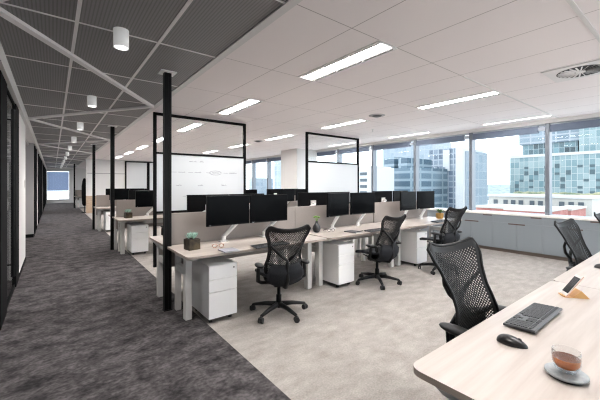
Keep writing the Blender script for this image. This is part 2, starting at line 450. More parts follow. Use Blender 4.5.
for y in ub:
    if y < 0 or y > 4: continue
    P.put(XCF, y, 0, 0, names[y], 'low cabinets under the windows')
tag(MB().box(XCF-.015, XW+.0, YB, 9.09, .79, .83, .004).build('window_sill_worktop', cab_sill), 'continuous pale worktop along the low cabinets under the windows', 'worktop')

# ------------------------------------------------------------------ ceiling lights
def office_light():
    r = empty('ceiling_light', (0, 0, 0), cat='light')
    m = MB().box(-.135, -.115, -.6, .6, -.012, 0).box(.115, .135, -.6, .6, -.012, 0).box(-.115, .115, -.6, -.585, -.012, 0).box(-.115, .115, .585, .6, -.012, 0)
    m.build('frame', white_metal, r)
    for s in (-1, 1):
        for a in (-.57, -.185, .20):
            MB().box(s*.1145, s*.092, a, a+.36, -.011, 0).build('air_slot', seam_dark, r)
    MB().box(-.066, .066, -.585, .585, -.009, -.002).build('diffuser', lamp_emit, r)
    return r
P = Proto(office_light())
lab = {0: 'column of lights nearest the corridor', 1: 'middle column of lights', 2: 'column of slim lights along the windows'}
ordn = ['nearest and largest', 'second', 'third', 'fourth', 'fifth', 'sixth', 'seventh']
for ci, X in enumerate((2.44, 4.90)):
    for ri in range(-1, 7):
        Y = 2.42+2.42*ri
        P.put(X, Y, ZC, 0, 'long recessed ceiling light, %s in the %s' % (ordn[ri] if ri >= 0 else 'overhead one', lab[ci]), 'recessed office lights')
def slim_light():
    r = empty('slot_light', (0, 0, 0), cat='light')
    MB().box(-.05, .05, -.6, .6, -.010, 0).build('frame', white_metal, r)
    MB().box(-.013, .013, -.58, .58, -.014, -.0101).build('diffuser', lamp_emit, r)
    return r
P = Proto(slim_light())
for ri in range(0, 3):
    P.put(7.3, 2.42+2.42*ri, ZC, 0, 'slim slot light in the white ceiling by the windows, %s from the right' % ['first', 'second', 'third'][ri], 'slim lights by the windows')

P = Proto(office_light())  # unseen lamp, added to lighten the room behind the glass
P.put(-1.75, 4.9, ZC, 0, 'unseen ceiling light added to brighten the glazed office on the left', 'added office room lights')
# downlights
def downlight():
    r = empty('downlight', (0, 0, 0), cat='downlight')
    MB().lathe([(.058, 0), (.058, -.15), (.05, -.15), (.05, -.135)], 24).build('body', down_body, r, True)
    MB().cyl((0, 0, -.138), .0495, .004, seg=24).build('lens', down_emit, r)
    ld = bpy.data.lights.new('downlight_beam', 'SPOT'); ld.energy = 75; ld.spot_size = math.radians(110); ld.spot_blend = .7; ld.shadow_soft_size = .045; ld.color = (1, .95, .9)
    lo = bpy.data.objects.new('downlight_beam', ld); C.objects.link(lo); lo.parent = r; lo.location = (0, 0, -.152)
    return r
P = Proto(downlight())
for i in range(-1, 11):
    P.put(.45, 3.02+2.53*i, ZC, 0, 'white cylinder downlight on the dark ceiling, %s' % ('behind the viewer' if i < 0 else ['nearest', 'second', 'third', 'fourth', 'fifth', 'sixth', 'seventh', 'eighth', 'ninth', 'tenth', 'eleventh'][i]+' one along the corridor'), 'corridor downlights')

# swirl diffuser in square plate
r = empty('air_diffuser', (4.72, .91, ZC), label='square white air diffuser plate with a dark round swirl grille', cat='vent')
MB().box(-.29, .29, -.29, .29, -.012, 0, .003).build('plate', white_metal, r)
MB().cyl((0, 0, -.0135), .215, .003, seg=36).build('grille_opening', seam_dark, r)
m = MB()
for k in range(24):
    a = 2*PI*k/24
    M = Matrix.Rotation(a, 4, 'Z') @ Matrix.Translation((.13, 0, -.0165)) @ Matrix.Rotation(.5, 4, 'X')
    m.box(-.075, .075, -.010, .010, -.001, .001, M=M)
m.build('swirl_blade', white_metal, r)
MB().cyl((0, 0, -.017), .045, .006, seg=20).build('hub', white_metal, r)
def round_vent():
    r = empty('round_vent', (0, 0, 0), cat='vent')
    MB().lathe([(.15, 0), (.15, -.006), (.12, -.012), (.10, -.012)], 24).build('ring', grey_wall, r, True)
    MB().lathe([(.10, -.010), (.06, -.03), (.0001, -.034)], 24).build('cone', caster_grey, r, True)
    return r
P = Proto(round_vent())
P.put(4.78, 3.83, ZC, 0, 'small round dark ceiling vent above the middle of the desks', 'round ceiling vents')
P.put(4.8, 8.25, ZC, 0, 'small round dark ceiling vent farther back near the first screen corner', 'round ceiling vents')
def sprinkler():
    r = empty('sprinkler', (0, 0, 0), cat='sprinkler')
    MB().cyl((0, 0, -.004), .035, .008).build('rosette', white_metal, r)
    MB().cyl((0, 0, -.025), .008, .04, seg=8).cyl((0, 0, -.045), .018, .004).build('head', chrome, r)
    return r
P = Proto(sprinkler())
P.put(5.9, 4.85, ZC, 0, 'small ceiling sprinkler beside the window end of the desks', 'sprinklers')
P.put(5.0, 6.1, ZC, 0, 'small ceiling sprinkler above the second framed screen', 'sprinklers')

# ------------------------------------------------------------------ black poles
def pole():
    r = empty('ceiling_pole', (0, 0, 0), cat='pole')
    MB().box(-.038, -.008, -.035, .035, .01, ZC-.012).box(.008, .038, -.035, .035, .01, ZC-.012).box(-.008, .008, -.028, .028, .01, ZC-.012).build('post', black_metal, r)
    MB().box(-.045, .045, -.045, .045, 0, .01).build('foot_plate', black_metal, r)
    MB().box(-.085, .085, -.085, .085, ZC-.012, ZC-.001).build('ceiling_plate', down_white, r)
    return r
P = Proto(pole())
pl = ['nearest tall black pole standing at the end of the front desk row', 'second tall black pole along the corridor edge', 'third tall black pole along the corridor edge',
      'fourth tall black pole along the corridor edge', None, 'farthest black pole by the distant desks']
for i, Y in enumerate((3.84, 8.12, 12.2, 16.2, 20.3, 24.0)):
    if pl[i] and i != 3: P.put(1.04, Y, 0, 0, pl[i], 'black poles along the corridor')

# ------------------------------------------------------------------ framed screens
def screen(x0, x1, Y, label, writing):
    r = empty('framed_screen', (x0, Y, 0), label=label, cat='screen', group='black framed floor to ceiling screens')
    W = x1-x0; t = .025
    m = MB().box(0, .05, -t, t, 0, 2.70).build('frame_post', black_frame, r)
    MB().box(W-.05, W, -t, t, 0, 2.70).build('frame_post', black_frame, r)
    MB().box(.05, W-.05, -t, t, 2.655, 2.70).build('top_rail', black_frame, r)
    MB().box(.05, W-.05, -t, t, 1.975, 2.01).build('middle_rail', black_frame, r)
    MB().box(.05, W-.05, -t, t, .93, .97).build('lower_rail', black_frame, r)
    MB().box(.05, W-.05, -t, t, 0, .035).build('floor_rail', black_frame, r)
    MB().box(.05, W-.05, -.004, .004, 2.01, 2.655).build('glass_pane', part_glass, r)
    bd = MB().box(.05, W-.05, -.012, .012, .97, 1.975).build('whiteboard', whiteboard, r)
    if writing:
        m = MB()
        def squig(x, z, wd, h=.018):
            pts = []; nn = max(6, int(wd/.012))
            for i in range(nn+1):
                pts.append((x+wd*i/nn, -.014, z+(h if i % 2 else 0)*(.4+.6*random.random())))
            m.tube(pts, .0032, 4)
        for a, b_ in ((.62, .06), (.70, .05), (.82, .07)): squig(a, 1.86, b_, .03)
        x = .3
        for i, (a, c) in enumerate(((.15, .10), (.42, .12), (.72, .12), (1.06, .14), (1.42, .16))):
            squig(a, 1.66, c)
            if i == 3:
                m.tube([(a+c/2+.12*math.cos(t_*PI/10), -.014, 1.665+.04*math.sin(t_*PI/10)) for t_ in range(20)], .0032, 4)
            if i: m.tube([(a-.12, -.014, 1.665), (a-.03, -.014, 1.665)], .0026, 4)
        for a in (.38, .78, 1.25): squig(a, 1.42, .10)
        for a in (.50, .95, 1.3): squig(a, 1.22, .08)
        m.build('marker_writing', marker_ink, bd)
    return r
screen(1.38, 3.17, 5.95, 'black framed screen with a whiteboard covered in faint marker notes', True)
screen(4.79, 6.64, 5.95, 'black framed screen with a blank white lower panel, near the windows', False)

# ------------------------------------------------------------------ desks
DZ = .73
def rounded_rect(x0, x1, y0, y1, r, n=5):
    pts = []
    for cx, cy, a0 in ((x1-r, y1-r, 0), (x0+r, y1-r, 90), (x0+r, y0+r, 180), (x1-r, y0+r, 270)):
        for i in range(n+1):
            a = math.radians(a0+90*i/n); pts.append((cx+r*math.cos(a), cy+r*math.sin(a)))
    return pts
def make_desk(L=1.84, D=.76):
    """origin at floor under the front left corner; front is -Y"""
    r = empty('desk', (0, 0, 0), cat='desk')
    m = MB().prism(rounded_rect(0, L, 0, D, .05), DZ-.025, DZ)
    o = m.build('desktop', [desk_wood, brown_glass], r)
    for p in o.data.polygons:
        if abs(p.normal.z) < .5: p.material_index = 1
    for s, X in ((1, .11), (-1, L-.065)):
        MB().box(X-.035, X+.035, .30, .38, 0, DZ-.06, .006).build('leg', grey_leg, r)
        MB().box(X-.03, X+.03, D-.12, D-.06, 0, DZ-.06, .006).build('leg', grey_leg, r)
        g = MB().box(X-.025, X+.025, .38, D-.12, .46, .54, .004).build('side_rail', grey_leg, r)
        m = MB()
        ya = [(.05, DZ-.026), (.12, DZ-.065), (.28, DZ-.09), (D-.10, DZ-.09), (D-.02, DZ-.026)]
        a = [m.bm.verts.new((X-.03, y, z)) for y, z in ya]; c = [m.bm.verts.new((X+.03, y, z)) for y, z in ya]
        m.bm.faces.new(a); m.bm.faces.new(c[::-1])
        for i in range(len(ya)): m.bm.faces.new((a[i], a[(i+1) % len(ya)], c[(i+1) % len(ya)], c[i]))
        m.build('bracket', grey_leg, r)
    MB().box(.14, L-.14, .42, .50, DZ-.10, DZ-.035).build('cross_beam', grey_leg, r)
    MB().box(.3, L-.3, D-.2, D-.06, DZ-.16, DZ-.035).build('cable_tray', grey_leg, r)
    return r
deskP = Proto(make_desk())
def make_ped():
    r = empty('drawer_pedestal', (0, 0, 0), cat='pedestal')
    MB().box(0, .315, .02, .50, .05, .60, .003).build('body', ped_white, r)
    for a, c in ((.455, .597), (.325, .450), (.053, .320)):
        d = MB().box(.001, .314, -.002, .0195, a, c, .002).build('drawer', ped_white, r)
        if a > .4:
            MB().cyl((.277, -.004, .555), .009, .006, 'y', 12).build('lock', caster_grey, d)
    MB().box(.01, .29, .03, .49, .035, .052).build('base_plate', seam_dark, r)
    for x in (.04, .26):
        for y in (.06, .45):
            MB().cyl((x-.008, y, .0185), .018, .012, 'x', 12).cyl((x+.008, y, .0185), .018, .012, 'x', 12).cyl((x, y, .028), .006, .02, seg=8).build('caster', rubber, r)
    return r
pedP = Proto(make_ped())
def make_div(L=1.82):
    r = empty('desk_divider', (0, 0, 0), cat='divider')
    MB().box(0, L, -.018, .018, .47, 1.10, .006).build('panel', divider_cloth, r)
    for X in (.3, L-.3): MB().box(X-.03, X+.03, -.028, .028, .60, .66).build('clamp', grey_leg, r)
    return r
divP = Proto(make_div())

def make_monitor(arm_side=1):
    """origin on the desk under the screen centre, faces -Y; arm base behind and to one side"""
    r = empty('monitor', (0, 0, 0), cat='monitor')
    MB().box(-.285, .285, -.012, .018, .215, .575, .004).build('case', monitor_case, r)
    MB().box(-.279, .279, -.0135, -.012, .232, .569).build('display', monitor_black, r)
    MB().box(-.26, -.235, -.0145, -.0135, .2195, .2275).build('brand_mark', chrome, r)
    m = MB().box(-.05, .05, .018, .03, .34, .44).tube([(0, .03, .39), (0, .09, .385)], .018)
    m.build('mount', white_metal, r)
    bx = -.02*arm_side
    MB().tube([(0, .09, .385), (.10, .12, .345), (.22, .12, .265), (.20, .12, .235), (bx, .10, .06)], [.018, .024, .027, .027, .024], 10).build('arm', white_metal, r, True)
    MB().cyl((bx, .10, .035), .028, .07).box(bx-.05, bx+.05, .06, .16, 0, .014, .003).build('arm_base', white_metal, r)
    return r
monP = Proto(make_monitor())

# ------------------------------------------------------------------ chairs
def back_pt(u, v, off=0.0):
    """u -1..1 across, v 0..1 up; back of a chair facing +Y"""
    z = .40+.60*v
    prof = [(0, .140), (.06, .180), (.18, .212), (.30, .210), (.45, .184), (.58, .178), (.72, .198), (.88, .236), (1, .240)]
    for i in range(len(prof)-1):
        if prof[i][0] <= v <= prof[i+1][0]:
            t = (v-prof[i][0])/(prof[i+1][0]-prof[i][0]); t = t*t*(3-2*t)*.6+t*.4
            wd = prof[i][1]*(1-t)+prof[i+1][1]*t; break
    # rounded top corners raised like shoulders, dip in the middle; rounded bottom
    tp = max(0, (v-.72)/.28)
    z += tp*(.055*abs(u)**2.2 - .018)
    z -= tp**2 * .055*max(0, (abs(u)-.80)/.20)**2
    z += (1-v)**6*.07*abs(u)**3
    # spine curve
    y = -.20-.02*math.sin(v*PI*1.15)*0 - .16*v**1.7 + .022*math.exp(-((v-.42)/.18)**2)
    y += (.052-.012*v)*u*u
    y -= (1-v)**4*.0
    return Vector((u*wd, y-off, z))
def make_chair():
    r = empty('office_chair', (0, 0, 0), cat='chair')
    # perforated backrest
    bm = bmesh.new()
    NU, NV = 38, 60
    G = {}
    def gv(i, j):
        i = max(0, min(NU, i)); j = max(0, min(NV, j))
        if (i, j) not in G: G[(i, j)] = bm.verts.new(back_pt(-1+2*i/NU, j/NV))
        return G[(i, j)]
    for i in range(NU+1):
        for j in range(-1, NV):
            if (i+j) % 2: continue
            q = []
            for p in (gv(i, j), gv(i+1, j+1), gv(i, j+2), gv(i-1, j+1)):
                if p not in q: q.append(p)
            if len(q) < 3: continue
            uc = abs(-1+2*i/NU); vc = (j+1)/NV
            if len(q) < 4 or uc > .86 or vc > .92 or vc < .08: 
                try: bm.faces.new(q)
                except ValueError: pass
                continue
            c = sum((p.co for p in q), Vector())/4
            f = .70-.12*max(0, vc-.7)/.3
            inner = [bm.verts.new(c+(p.co-c)*f) for p in q]
            for k in range(4): bm.faces.new((q[k], q[(k+1) % 4], inner[(k+1) % 4], inner[k]))
    bmesh.ops.recalc_face_normals(bm, faces=bm.faces)
    me = bpy.data.meshes.new('backrest'); bm.to_mesh(me); bm.free(); me.materials.append(chair_mesh)
    me.polygons.foreach_set('use_smooth', [True]*len(me.polygons))
    o = bpy.data.objects.new('backrest', me); C.objects.link(o); o.parent = r
    md = o.modifiers.new('thickness', 'SOLIDIFY'); md.thickness = .005; md.offset = 0
    # rim
    path = [back_pt(-1+2*i/20, 0) for i in range(21)] + [back_pt(1, j/24) for j in range(1, 25)] + [back_pt(1-2*i/20, 1) for i in range(1, 21)] + [back_pt(-1, 1-j/24) for j in range(1, 24)]
    path.append(path[0])
    MB().tube(path, .0095, 7, False).build('back_rim', chair_black, r, True)
    # rear yoke
    m = MB()
    m.tube([(0, -.06, .345), (0, -.22, .36), (0, -.275, .44), (0, -.27, .56), (0, -.285, .66)], [.024, .026, .024, .020, .018], 8)
    for s in (-1, 1):
        m.tube([(0, -.283, .64), (s*.07, -.295, .70), (s*.14, -.28, .77), (s*.185, back_pt(s*.93, .68).y-.012, .82)], [.016, .014, .012, .010], 8)
    m.build('back_yoke', chair_black, r, True)
    m = MB().tube([back_pt(-.96, .36, .012), back_pt(-.6, .31, .02), back_pt(0, .28, .03), back_pt(.6, .31, .02), back_pt(.96, .36, .012)], [.012, .02, .024, .02, .012], 8)
    m.build('lumbar_band', chair_black, r, True)
    # seat
    def seat(u, v, dz=0):
        a = -1+2*u
        y = -.215+.46*v
        wd = .235-.05*(1-v)**3-.03*max(0, v-.8)/.2
        z = .452+.018*a*a-.03*max(0, (v-.75)/.25)**2+.02*(1-v)**4
        return Vector((a*wd, y, z-dz))
    m = MB().grid(lambda u, v: seat(u, v), 16, 16)
    o = m.build('seat', chair_seat, r, True)
    md = o.modifiers.new('thickness', 'SOLIDIFY'); md.thickness = .035; md.offset = 0
    md = o.modifiers.new('soft', 'BEVEL'); md.width = .012; md.segments = 2
    # rounded bucket sweeping down behind and under the seat
    def shell(u, v):
        a = -1+2*u
        P_ = [(-.262, .60), (-.285, .52), (-.272, .44), (-.22, .375), (-.13, .350), (.0, .352), (.12, .375)]
        W_ = [.150, .195, .205, .195, .175, .165, .150]
        t = v*(len(P_)-1); i = min(int(t), len(P_)-2); f = t-i
        y = P_[i][0]*(1-f)+P_[i+1][0]*f; z = P_[i][1]*(1-f)+P_[i+1][1]*f; wd = W_[i]*(1-f)+W_[i+1]*f
        return Vector((a*wd, y+.055*a*a*(1 if v < .5 else .3), z+.045*a*a*min(1, v*2)))
    m = MB().grid(shell, 14, 18)
    o = m.build('seat_shell', chair_seat, r, True)
    md = o.modifiers.new('thickness', 'SOLIDIFY'); md.thickness = .012; md.offset = 0
    MB().box(-.09, .09, -.12, .12, .325, .40, .02).tube([(.09, .05, .36), (.24, .06, .36)], .008).box(.22, .27, .045, .075, .352, .368, .004).build('tilt_mechanism', chair_black, r)
    MB().lathe([(.03, .10), (.03, .21), (.019, .21), (.019, .335)], 14).build('gas_column', black_metal, r, True)
    # five star base
    m = MB().lathe([(.045, .075), (.05, .12), (.032, .135)], 16)
    for k in range(5):
        a = 2*PI*k/5+PI/2
        d = Vector((math.cos(a), math.sin(a), 0))
        m.tube([d*.03+Vector((0, 0, .105)), d*.16+Vector((0, 0, .098)), d*.31+Vector((0, 0, .072))], [.03, .024, .016], 8)
    m.build('star_base', chair_black, r, True)
    for k in range(5):
        a = 2*PI*k/5+PI/2
        M = Matrix.Translation((.315*math.cos(a), .315*math.sin(a), 0)) @ Matrix.Rotation(a+.9*k, 4, 'Z')
        m = MB().cyl((-.016, 0, .03), .029, .016, 'x', 14).cyl((.016, 0, .03), .029, .016, 'x', 14).cyl((0, 0, .055), .009, .04, seg=8).box(-.012, .012, -.02, .02, .035, .06, .004)
        bmesh.ops.transform(m.bm, matrix=M, verts=m.bm.verts)
        m.build('caster', caster_grey if False else rubber, r)
    for s in (-1, 1):
        m = MB().tube([(s*.10, -.05, .37), (s*.22, -.06, .385), (s*.268, -.10, .42), (s*.268, -.11, .52), (s*.262, -.11, .565)], [.020, .020, .022, .02, .018], 8)
        a = m.build('armrest', chair_black, r, True)
        m = MB().ellip((s*.258, -.125, .588), (.046, .105, .022), 18, 10)
        m.build('arm_pad', chair_black, a, True)
    return r
chairP = Proto(make_chair())

# rows: divider Y, which desks, labels
XS = [1.03, 2.90, 4.76]
pos_names = ['first desk', 'middle desk', 'window end desk']
rows = [(3.90, 'front row', 3), (7.95, 'second row', 3), (12.0, 'third row', 2), (24.1, 'distant last row', 1)]
for ri, (YD, rn, nd) in enumerate(rows):
    for i in range(nd):
        x = XS[i]; pn = pos_names[i]
        deskP.put(x, YD-.80, 0, 0, 'pale topped desk on grey legs, near side, %s of the %s' % (pn, rn), 'bench desks')
        if ri < 2: deskP.put(x+1.84, YD+.80, 0, PI, 'pale topped desk beyond the divider, %s of the %s' % (pn, rn), 'bench desks')
        divP.put(x+.01 if i else x+.06, YD, 0, 0, 'grey taupe cloth divider on the %s of the %s' % (pn, rn), 'cloth desk dividers')
        pedP.put((1.26, 3.11, 5.02)[i], YD-.75, 0, 0, 'white three drawer pedestal under the %s of the %s' % (pn, rn), 'drawer pedestals')
mons = [(1.70, 3.62, .04, 'left'), (2.285, 3.62, -.02, 'right'), (3.55, 3.60, .18, 'left'), (4.15, 3.62, -.04, 'right'), (5.44, 3.60, .08, 'left'), (6.06, 3.60, -.06, 'right')]
for ri, (YD, rn, nd) in enumerate(rows):
    for i, (x, y, a, sd) in enumerate(mons[:2*nd]):
        monP.put(x, y-3.9+YD, DZ, a, 'black %s monitor on white arm, near side, %s of the %s' % (sd, pos_names[i//2], rn), 'monitors on arms')
    if ri < 3:
        for i, (x, y, a, sd) in enumerate(mons[:2*nd]):
            monP.put(x-.04, 2*3.9-y-3.9+YD-.02, DZ, PI-a, 'black %s monitor seen from behind over the divider, %s of the %s' % (sd, pos_names[i//2], rn), 'monitors on arms')
# third row far desks to carry its far monitors
for i in range(2):
    deskP.put(XS[i]+1.84, 12.8, 0, PI, 'pale topped desk beyond the divider, %s of the third row' % pos_names[i], 'bench desks')

# ------------------------------------------------------------------ foreground bench
FD = Proto(make_desk(1.82, .85))
for i, X in enumerate((1.10, 2.925, 4.75)):
    FD.put(X+1.82, .728, 0, PI, ['large pale wood top desk in the right foreground carrying the keyboard and cup', 'pale wood top desk at the right picture edge just beyond the phone', 'farthest pale desk of the right foreground bench'][i], 'right foreground bench desks')

# chairs
def chair(x, y, deg, label, dz=0, base=0):
    c = chairP.put(x, y, 0, math.radians(deg), label, 'black mesh office chairs')
    for ch in c.children:      # seat height is set at the gas column
        if ch.name.split('.')[0] not in ('star_base', 'caster'): ch.location.z = dz
        else: ch.rotation_euler.z = math.radians(base)
chair(2.0, 2.97, -15, 'black mesh office chair seen from behind at the nearest desk', 0, -19)
chair(3.75, 3.0, -2, 'black mesh office chair at the middle desk of the front row')
chair(5.10, 2.78, -8, 'black mesh office chair at the window end of the front desk row', .07, 36)
chair(1.95, .68, 173, 'large black mesh office chair in the right foreground pushed under the desk', .07)
chair(4.10, .60, 174, 'black mesh office chair seen edge on beyond the phone', .06)
chair(5.70, .58, 175, 'black mesh office chair cut by the right picture edge', .06)
chair(2.05, 6.95, -10, 'black mesh office chair at the second desk row behind the framed screen')
chair(2.1, 5.15, 170, 'black mesh office chair on the far side of the front desk row')
chair(3.9, 6.95, 6, 'black mesh office chair at the middle of the second desk row')

# ------------------------------------------------------------------ small things on the desks
def plant_box():
    r = empty('potted_succulent', (1.205, 3.49, DZ), label='blue green succulent in a square weathered metal pot on the nearest desk', cat='plant')
    M = Matrix.Rotation(.15, 4, 'Z')
    MB().box(-.065, .065, -.065, .065, 0, .115, .003, M=M).build('pot', pot_brown, r)
    MB().box(-.058, .058, -.058, .058, .1155, .118, M=M).build('soil', soil, r)
    m = MB()
    for cx, cy in ((-.03, -.01), (.03, .015), (.0, -.035), (.0, .03)):
        for k in range(9):
            a = 2*PI*k/9+cx*30; t = .5+.25*(k % 3)
            R = Matrix.Rotation(a, 4, 'Z') @ Matrix.Rotation(-t-.35, 4, 'Y')
            m.ellip((0, 0, 0), (.034, .008, .005), 8, 6, M=Matrix.Translation((cx*1.3, cy*1.3, .120)) @ R @ Matrix.Translation((.034, 0, 0)))
    m.build('leaf_rosette', leaf_blue, r, True)
    return r
q = copy_tree(plant_box())
q.location = (1.26, 7.58, DZ); q['label'] = 'small dark potted succulent on the first desk of the second row'
r = empty('dark_vase', (3.10, 3.60, DZ), label='dark teardrop vase with a green sprig on the middle desk', cat='vase')
MB().lathe([(.03, 0), (.05, .02), (.062, .055), (.055, .09), (.03, .125), (.018, .15), (.02, .165), (.015, .165), (.013, .15)], 20).build('body', vase_dark, r, True)
m = MB()
for k in range(5):
    a = k*1.3; t = (.035*math.cos(a), .035*math.sin(a), .225+.01*(k % 2))
    m.tube([(0, 0, .14), (t[0]*.4, t[1]*.4, .19), t], .002, 5)
    for q in range(4):
        b_ = q*PI/2+a
        m.ellip((t[0]+.014*math.cos(b_), t[1]+.014*math.sin(b_), t[2]), (.014, .010, .004), 8, 5, M=Matrix.Rotation(b_, 4, 'Z') @ Matrix.Rotation(-.5, 4, 'Y'))
m.build('sprig', leaf_green, r, True)
r = empty('brass_planter', (6.42, 3.50, DZ), label='brass planter with dark green leaves at the window end of the front desk row', cat='plant')
MB().lathe([(.06, 0), (.075, .02), (.08, .11), (.074, .11), (.07, .09)], 8).build('pot', pot_brass, r)
MB().cyl((0, 0, .090), .069, .004).build('soil', soil, r)
m = MB()
for k in range(22):
    a = k*2.4; e = .35+.5*((k*7) % 5)/5; L = .075+.02*(k % 3)
    m.ellip((0, 0, 0), (L/2, .014, .003), 8, 5, M=Matrix.Translation((0, 0, .105)) @ Matrix.Rotation(a, 4, 'Z') @ Matrix.Rotation(-e-.3, 4, 'Y') @ Matrix.Translation((L*.6, 0, 0)))
m.build('foliage', leaf_dark, r, True)

def eyeglasses(x, y, rz, mt, label):
    r = empty('eyeglasses', (x, y, DZ), rz, label=label, cat='glasses')
    for s in (-1, 1):
        MB().tube([(s*.036+.024*math.cos(t*PI/8), 0, .026+.020*math.sin(t*PI/8)) for t in range(17)], .0032, 6, False).build('lens_rim', mt, r, True)
        MB().tube([(s*.062, 0, .036), (s*.066, .06, .034), (s*.06, .13, .008)], .003, 6).build('temple', mt, r, True)
    MB().tube([(-.012, 0, .03), (0, 0, .035), (.012, 0, .03)], .003, 6).build('bridge', mt, r, True)
eyeglasses(1.46, 3.38, -.35, copper, 'copper coloured eyeglasses beside the succulent on the nearest desk')
eyeglasses(3.30, 3.50, -.2, vase_dark, 'dark eyeglasses lying by the vase on the middle desk')
def notebook(x, y, rz, L, W_, label, pen=False, mt=book_grey):
    r = empty('notebook', (x, y, DZ), rz, label=label, cat='notebook')
    MB().box(-L/2, L/2, -W_/2, W_/2, 0, .002).box(-L/2, L/2, -W_/2, W_/2, .010, .012).box(-L/2, -L/2+.002, -W_/2, W_/2, 0, .012).build('cover', mt, r)
    MB().box(-L/2+.003, L/2-.003, -W_/2+.003, W_/2-.003, .002, .010).build('page_block', paper_white, r)
    if pen:
        tag(MB().tube([(x-.02, y-.09, DZ+.0175), (x+.13, y-.07, DZ+.0175)], .005, 8).build('pen', vase_dark), 'dark pen lying on the notebook of the middle desk', 'pen')
notebook(1.49, 3.17, 0, .17, .19, 'grey notebook lying flat on the nearest desk beside the keyboard')
notebook(3.55, 3.28, .1, .17, .22, 'dark grey notebook with a pen on the middle desk of the front row', True, kb_dark)

def make_keyboard():
    r = empty('keyboard', (0, 0, 0), cat='keyboard')
    m = MB().box(-.225, .225, -.068, .068, .004, .016, .003)
    for v in m.bm.verts:
        v.co.z += (v.co.y+.068)*.06
    m.build('body', kb_dark, r)
    m = MB()
    rowsy = [(-.060, -.043), (-.041, -.024), (-.022, -.005), (-.003, .014), (.016, .033), (.040, .052)]
    for j, (a, c) in enumerate(rowsy):
        x = -.218
        wds = [.0175]*15 if j != 0 else [.022, .018, .022, .095, .022, .018, .022, .022]
        tot = 0
        for wd in wds:
            if x+wd > .055: wd = .055-x
            if wd < .006: break
            m.box(x, x+wd-.0022, a, c, .014+(a+.068)*.06, .0195+(a+.068)*.06); x += wd
        for k in range(3): m.box(.062+k*.018, .0778+k*.018, a, c, .014+(a+.068)*.06, .0195+(a+.068)*.06) if j in (0, 3, 4, 5) or (j == 1 and k == 1) else None
        for k in range(4):
            m.box(.126+k*.0225, .1460+k*.0225, a, c, .014+(a+.068)*.06, .0195+(a+.068)*.06)
    m.build('keycap_block', key_dark, r)
    MB().box(-.2, -.17, .05, .06, 0, .008).box(.17, .2, .05, .06, 0, .008).box(-.2, -.17, -.06, -.05, 0, .005).box(.17, .2, -.06, -.05, 0, .005).build('foot_pads', rubber, r)
    return r
KP = Proto(make_keyboard())
KP.put(2.01, .575, DZ, PI, 'dark grey keyboard in the right foreground beside the mouse', 'keyboards')
KP.put(1.99, 3.13, DZ, .03, 'dark keyboard in front of the chair back on the nearest desk', 'keyboards')
KP.put(3.93, 3.15, DZ, 0, 'dark keyboard on the middle desk of the front row', 'keyboards')
KP.put(5.83, 3.17, DZ, 0, 'dark keyboard on the window end desk of the front row', 'keyboards')

def make_mouse():
    r = empty('mouse', (0, 0, 0), cat='mouse')
    m = MB()
    def f(u, v):
        a = u*2*PI; ph = v*PI/2
        rr = math.cos(ph)
        y = .060*math.sin(a)*rr; x = .034*math.cos(a)*rr*(1-.12*math.sin(a))
        return (x, y, .002+.034*math.sin(ph)*(1-.25*(y/.055)))
    m.grid(f, 32, 10)
    bmesh.ops.remove_doubles(m.bm, verts=m.bm.verts, dist=.0002)
    m.build('shell', mouse_black, r, True)
    MB().cyl((0, .028, .026), .009, .006, 'x', 14).build('scroll_wheel', caster_grey, r)
    MB().cyl((0, 0, .0015), .026, .003, seg=20).build('base', rubber, r)
    return r
MP = Proto(make_mouse())
MP.put(1.615, .545, DZ, PI+.15, 'glossy black mouse in the right foreground between keyboard and cup', 'computer mice')
MP.put(3.68, .56, DZ, PI, 'dark mouse cut by the right picture edge on the second foreground desk', 'computer mice')

# coaster and cup
cx, cy = 1.50, .330
r = empty('coaster', (cx, cy, DZ), label='round grey stone coaster under the glass of coffee', cat='coaster')
MB().cyl((0, 0, .004), .054, .008, seg=40).build('rubber_base', rubber, r, True)
MB().lathe([(.061, .008), (.065, .011), (.065, .016), (.062, .018), (.03, .0175)], 44).build('stone_disc', stone_grey, r, True)
CUP = .90
r = empty('coffee_glass', (cx+.002, cy, DZ+.018), label='clear glass tumbler half full of brown coffee on a grey coaster', cat='glass')
r.scale = (CUP, CUP, CUP*1.06)
MB().lathe([(.024, .0), (.030, .003), (.040, .015), (.048, .035), (.049, .060), (.0475, .082), (.0458, .082), (.0470, .060), (.0460, .036), (.038, .017), (.028, .009), (.0001, .008)], 40).build('glass_wall', cup_glass, r, True)
MB().lathe([(.0001, .0185), (.027, .0186), (.036, .021), (.0452, .036), (.0460, .052), (.0460, .055)], 40).build('coffee', coffee, r, True)
MB().cyl((0, 0, .0552), .0458, .0008, seg=40).build('coffee_surface', coffee_top, r)

# phone on wedge stand
bx, by = 2.576, 0.580
r = empty('phone_stand', (bx, by, DZ), math.radians(37.4), label='small oak wedge stand holding the phone', cat='stand')
# local -Y is the way the phone leans
m = MB()
a = [m.bm.verts.new((-.034, y, z)) for y, z in ((-.028, 0), (-.125, 0), (-.080, .046))]
c = [m.bm.verts.new((.034, y, z)) for y, z in ((-.028, 0), (-.125, 0), (-.080, .046))]
m.bm.faces.new(a); m.bm.faces.new(c[::-1])
for i in range(3): m.bm.faces.new((a[i], a[(i+1) % 3], c[(i+1) % 3], c[i]))
m.build('wedge', oak_stand, r)
MB().box(-.034, .034, -.03, .012, 0, .004).box(-.034, .034, .008, .014, .004, .009).build('lip', oak_stand, r)
ph = empty('phone', (bx, by, DZ), label='white faced phone with a dark display leaning on the oak stand', cat='phone')
lean = math.radians(35.3)
Mx = Matrix.Rotation(r.rotation_euler.z, 4, 'Z') @ Matrix.Translation((0, -.002, .0055)) @ Matrix.Rotation(lean, 4, 'X')
def PH(mbx, nm, mt):
    bmesh.ops.transform(mbx.bm, matrix=Mx, verts=mbx.bm.verts); mbx.build(nm, mt, ph)
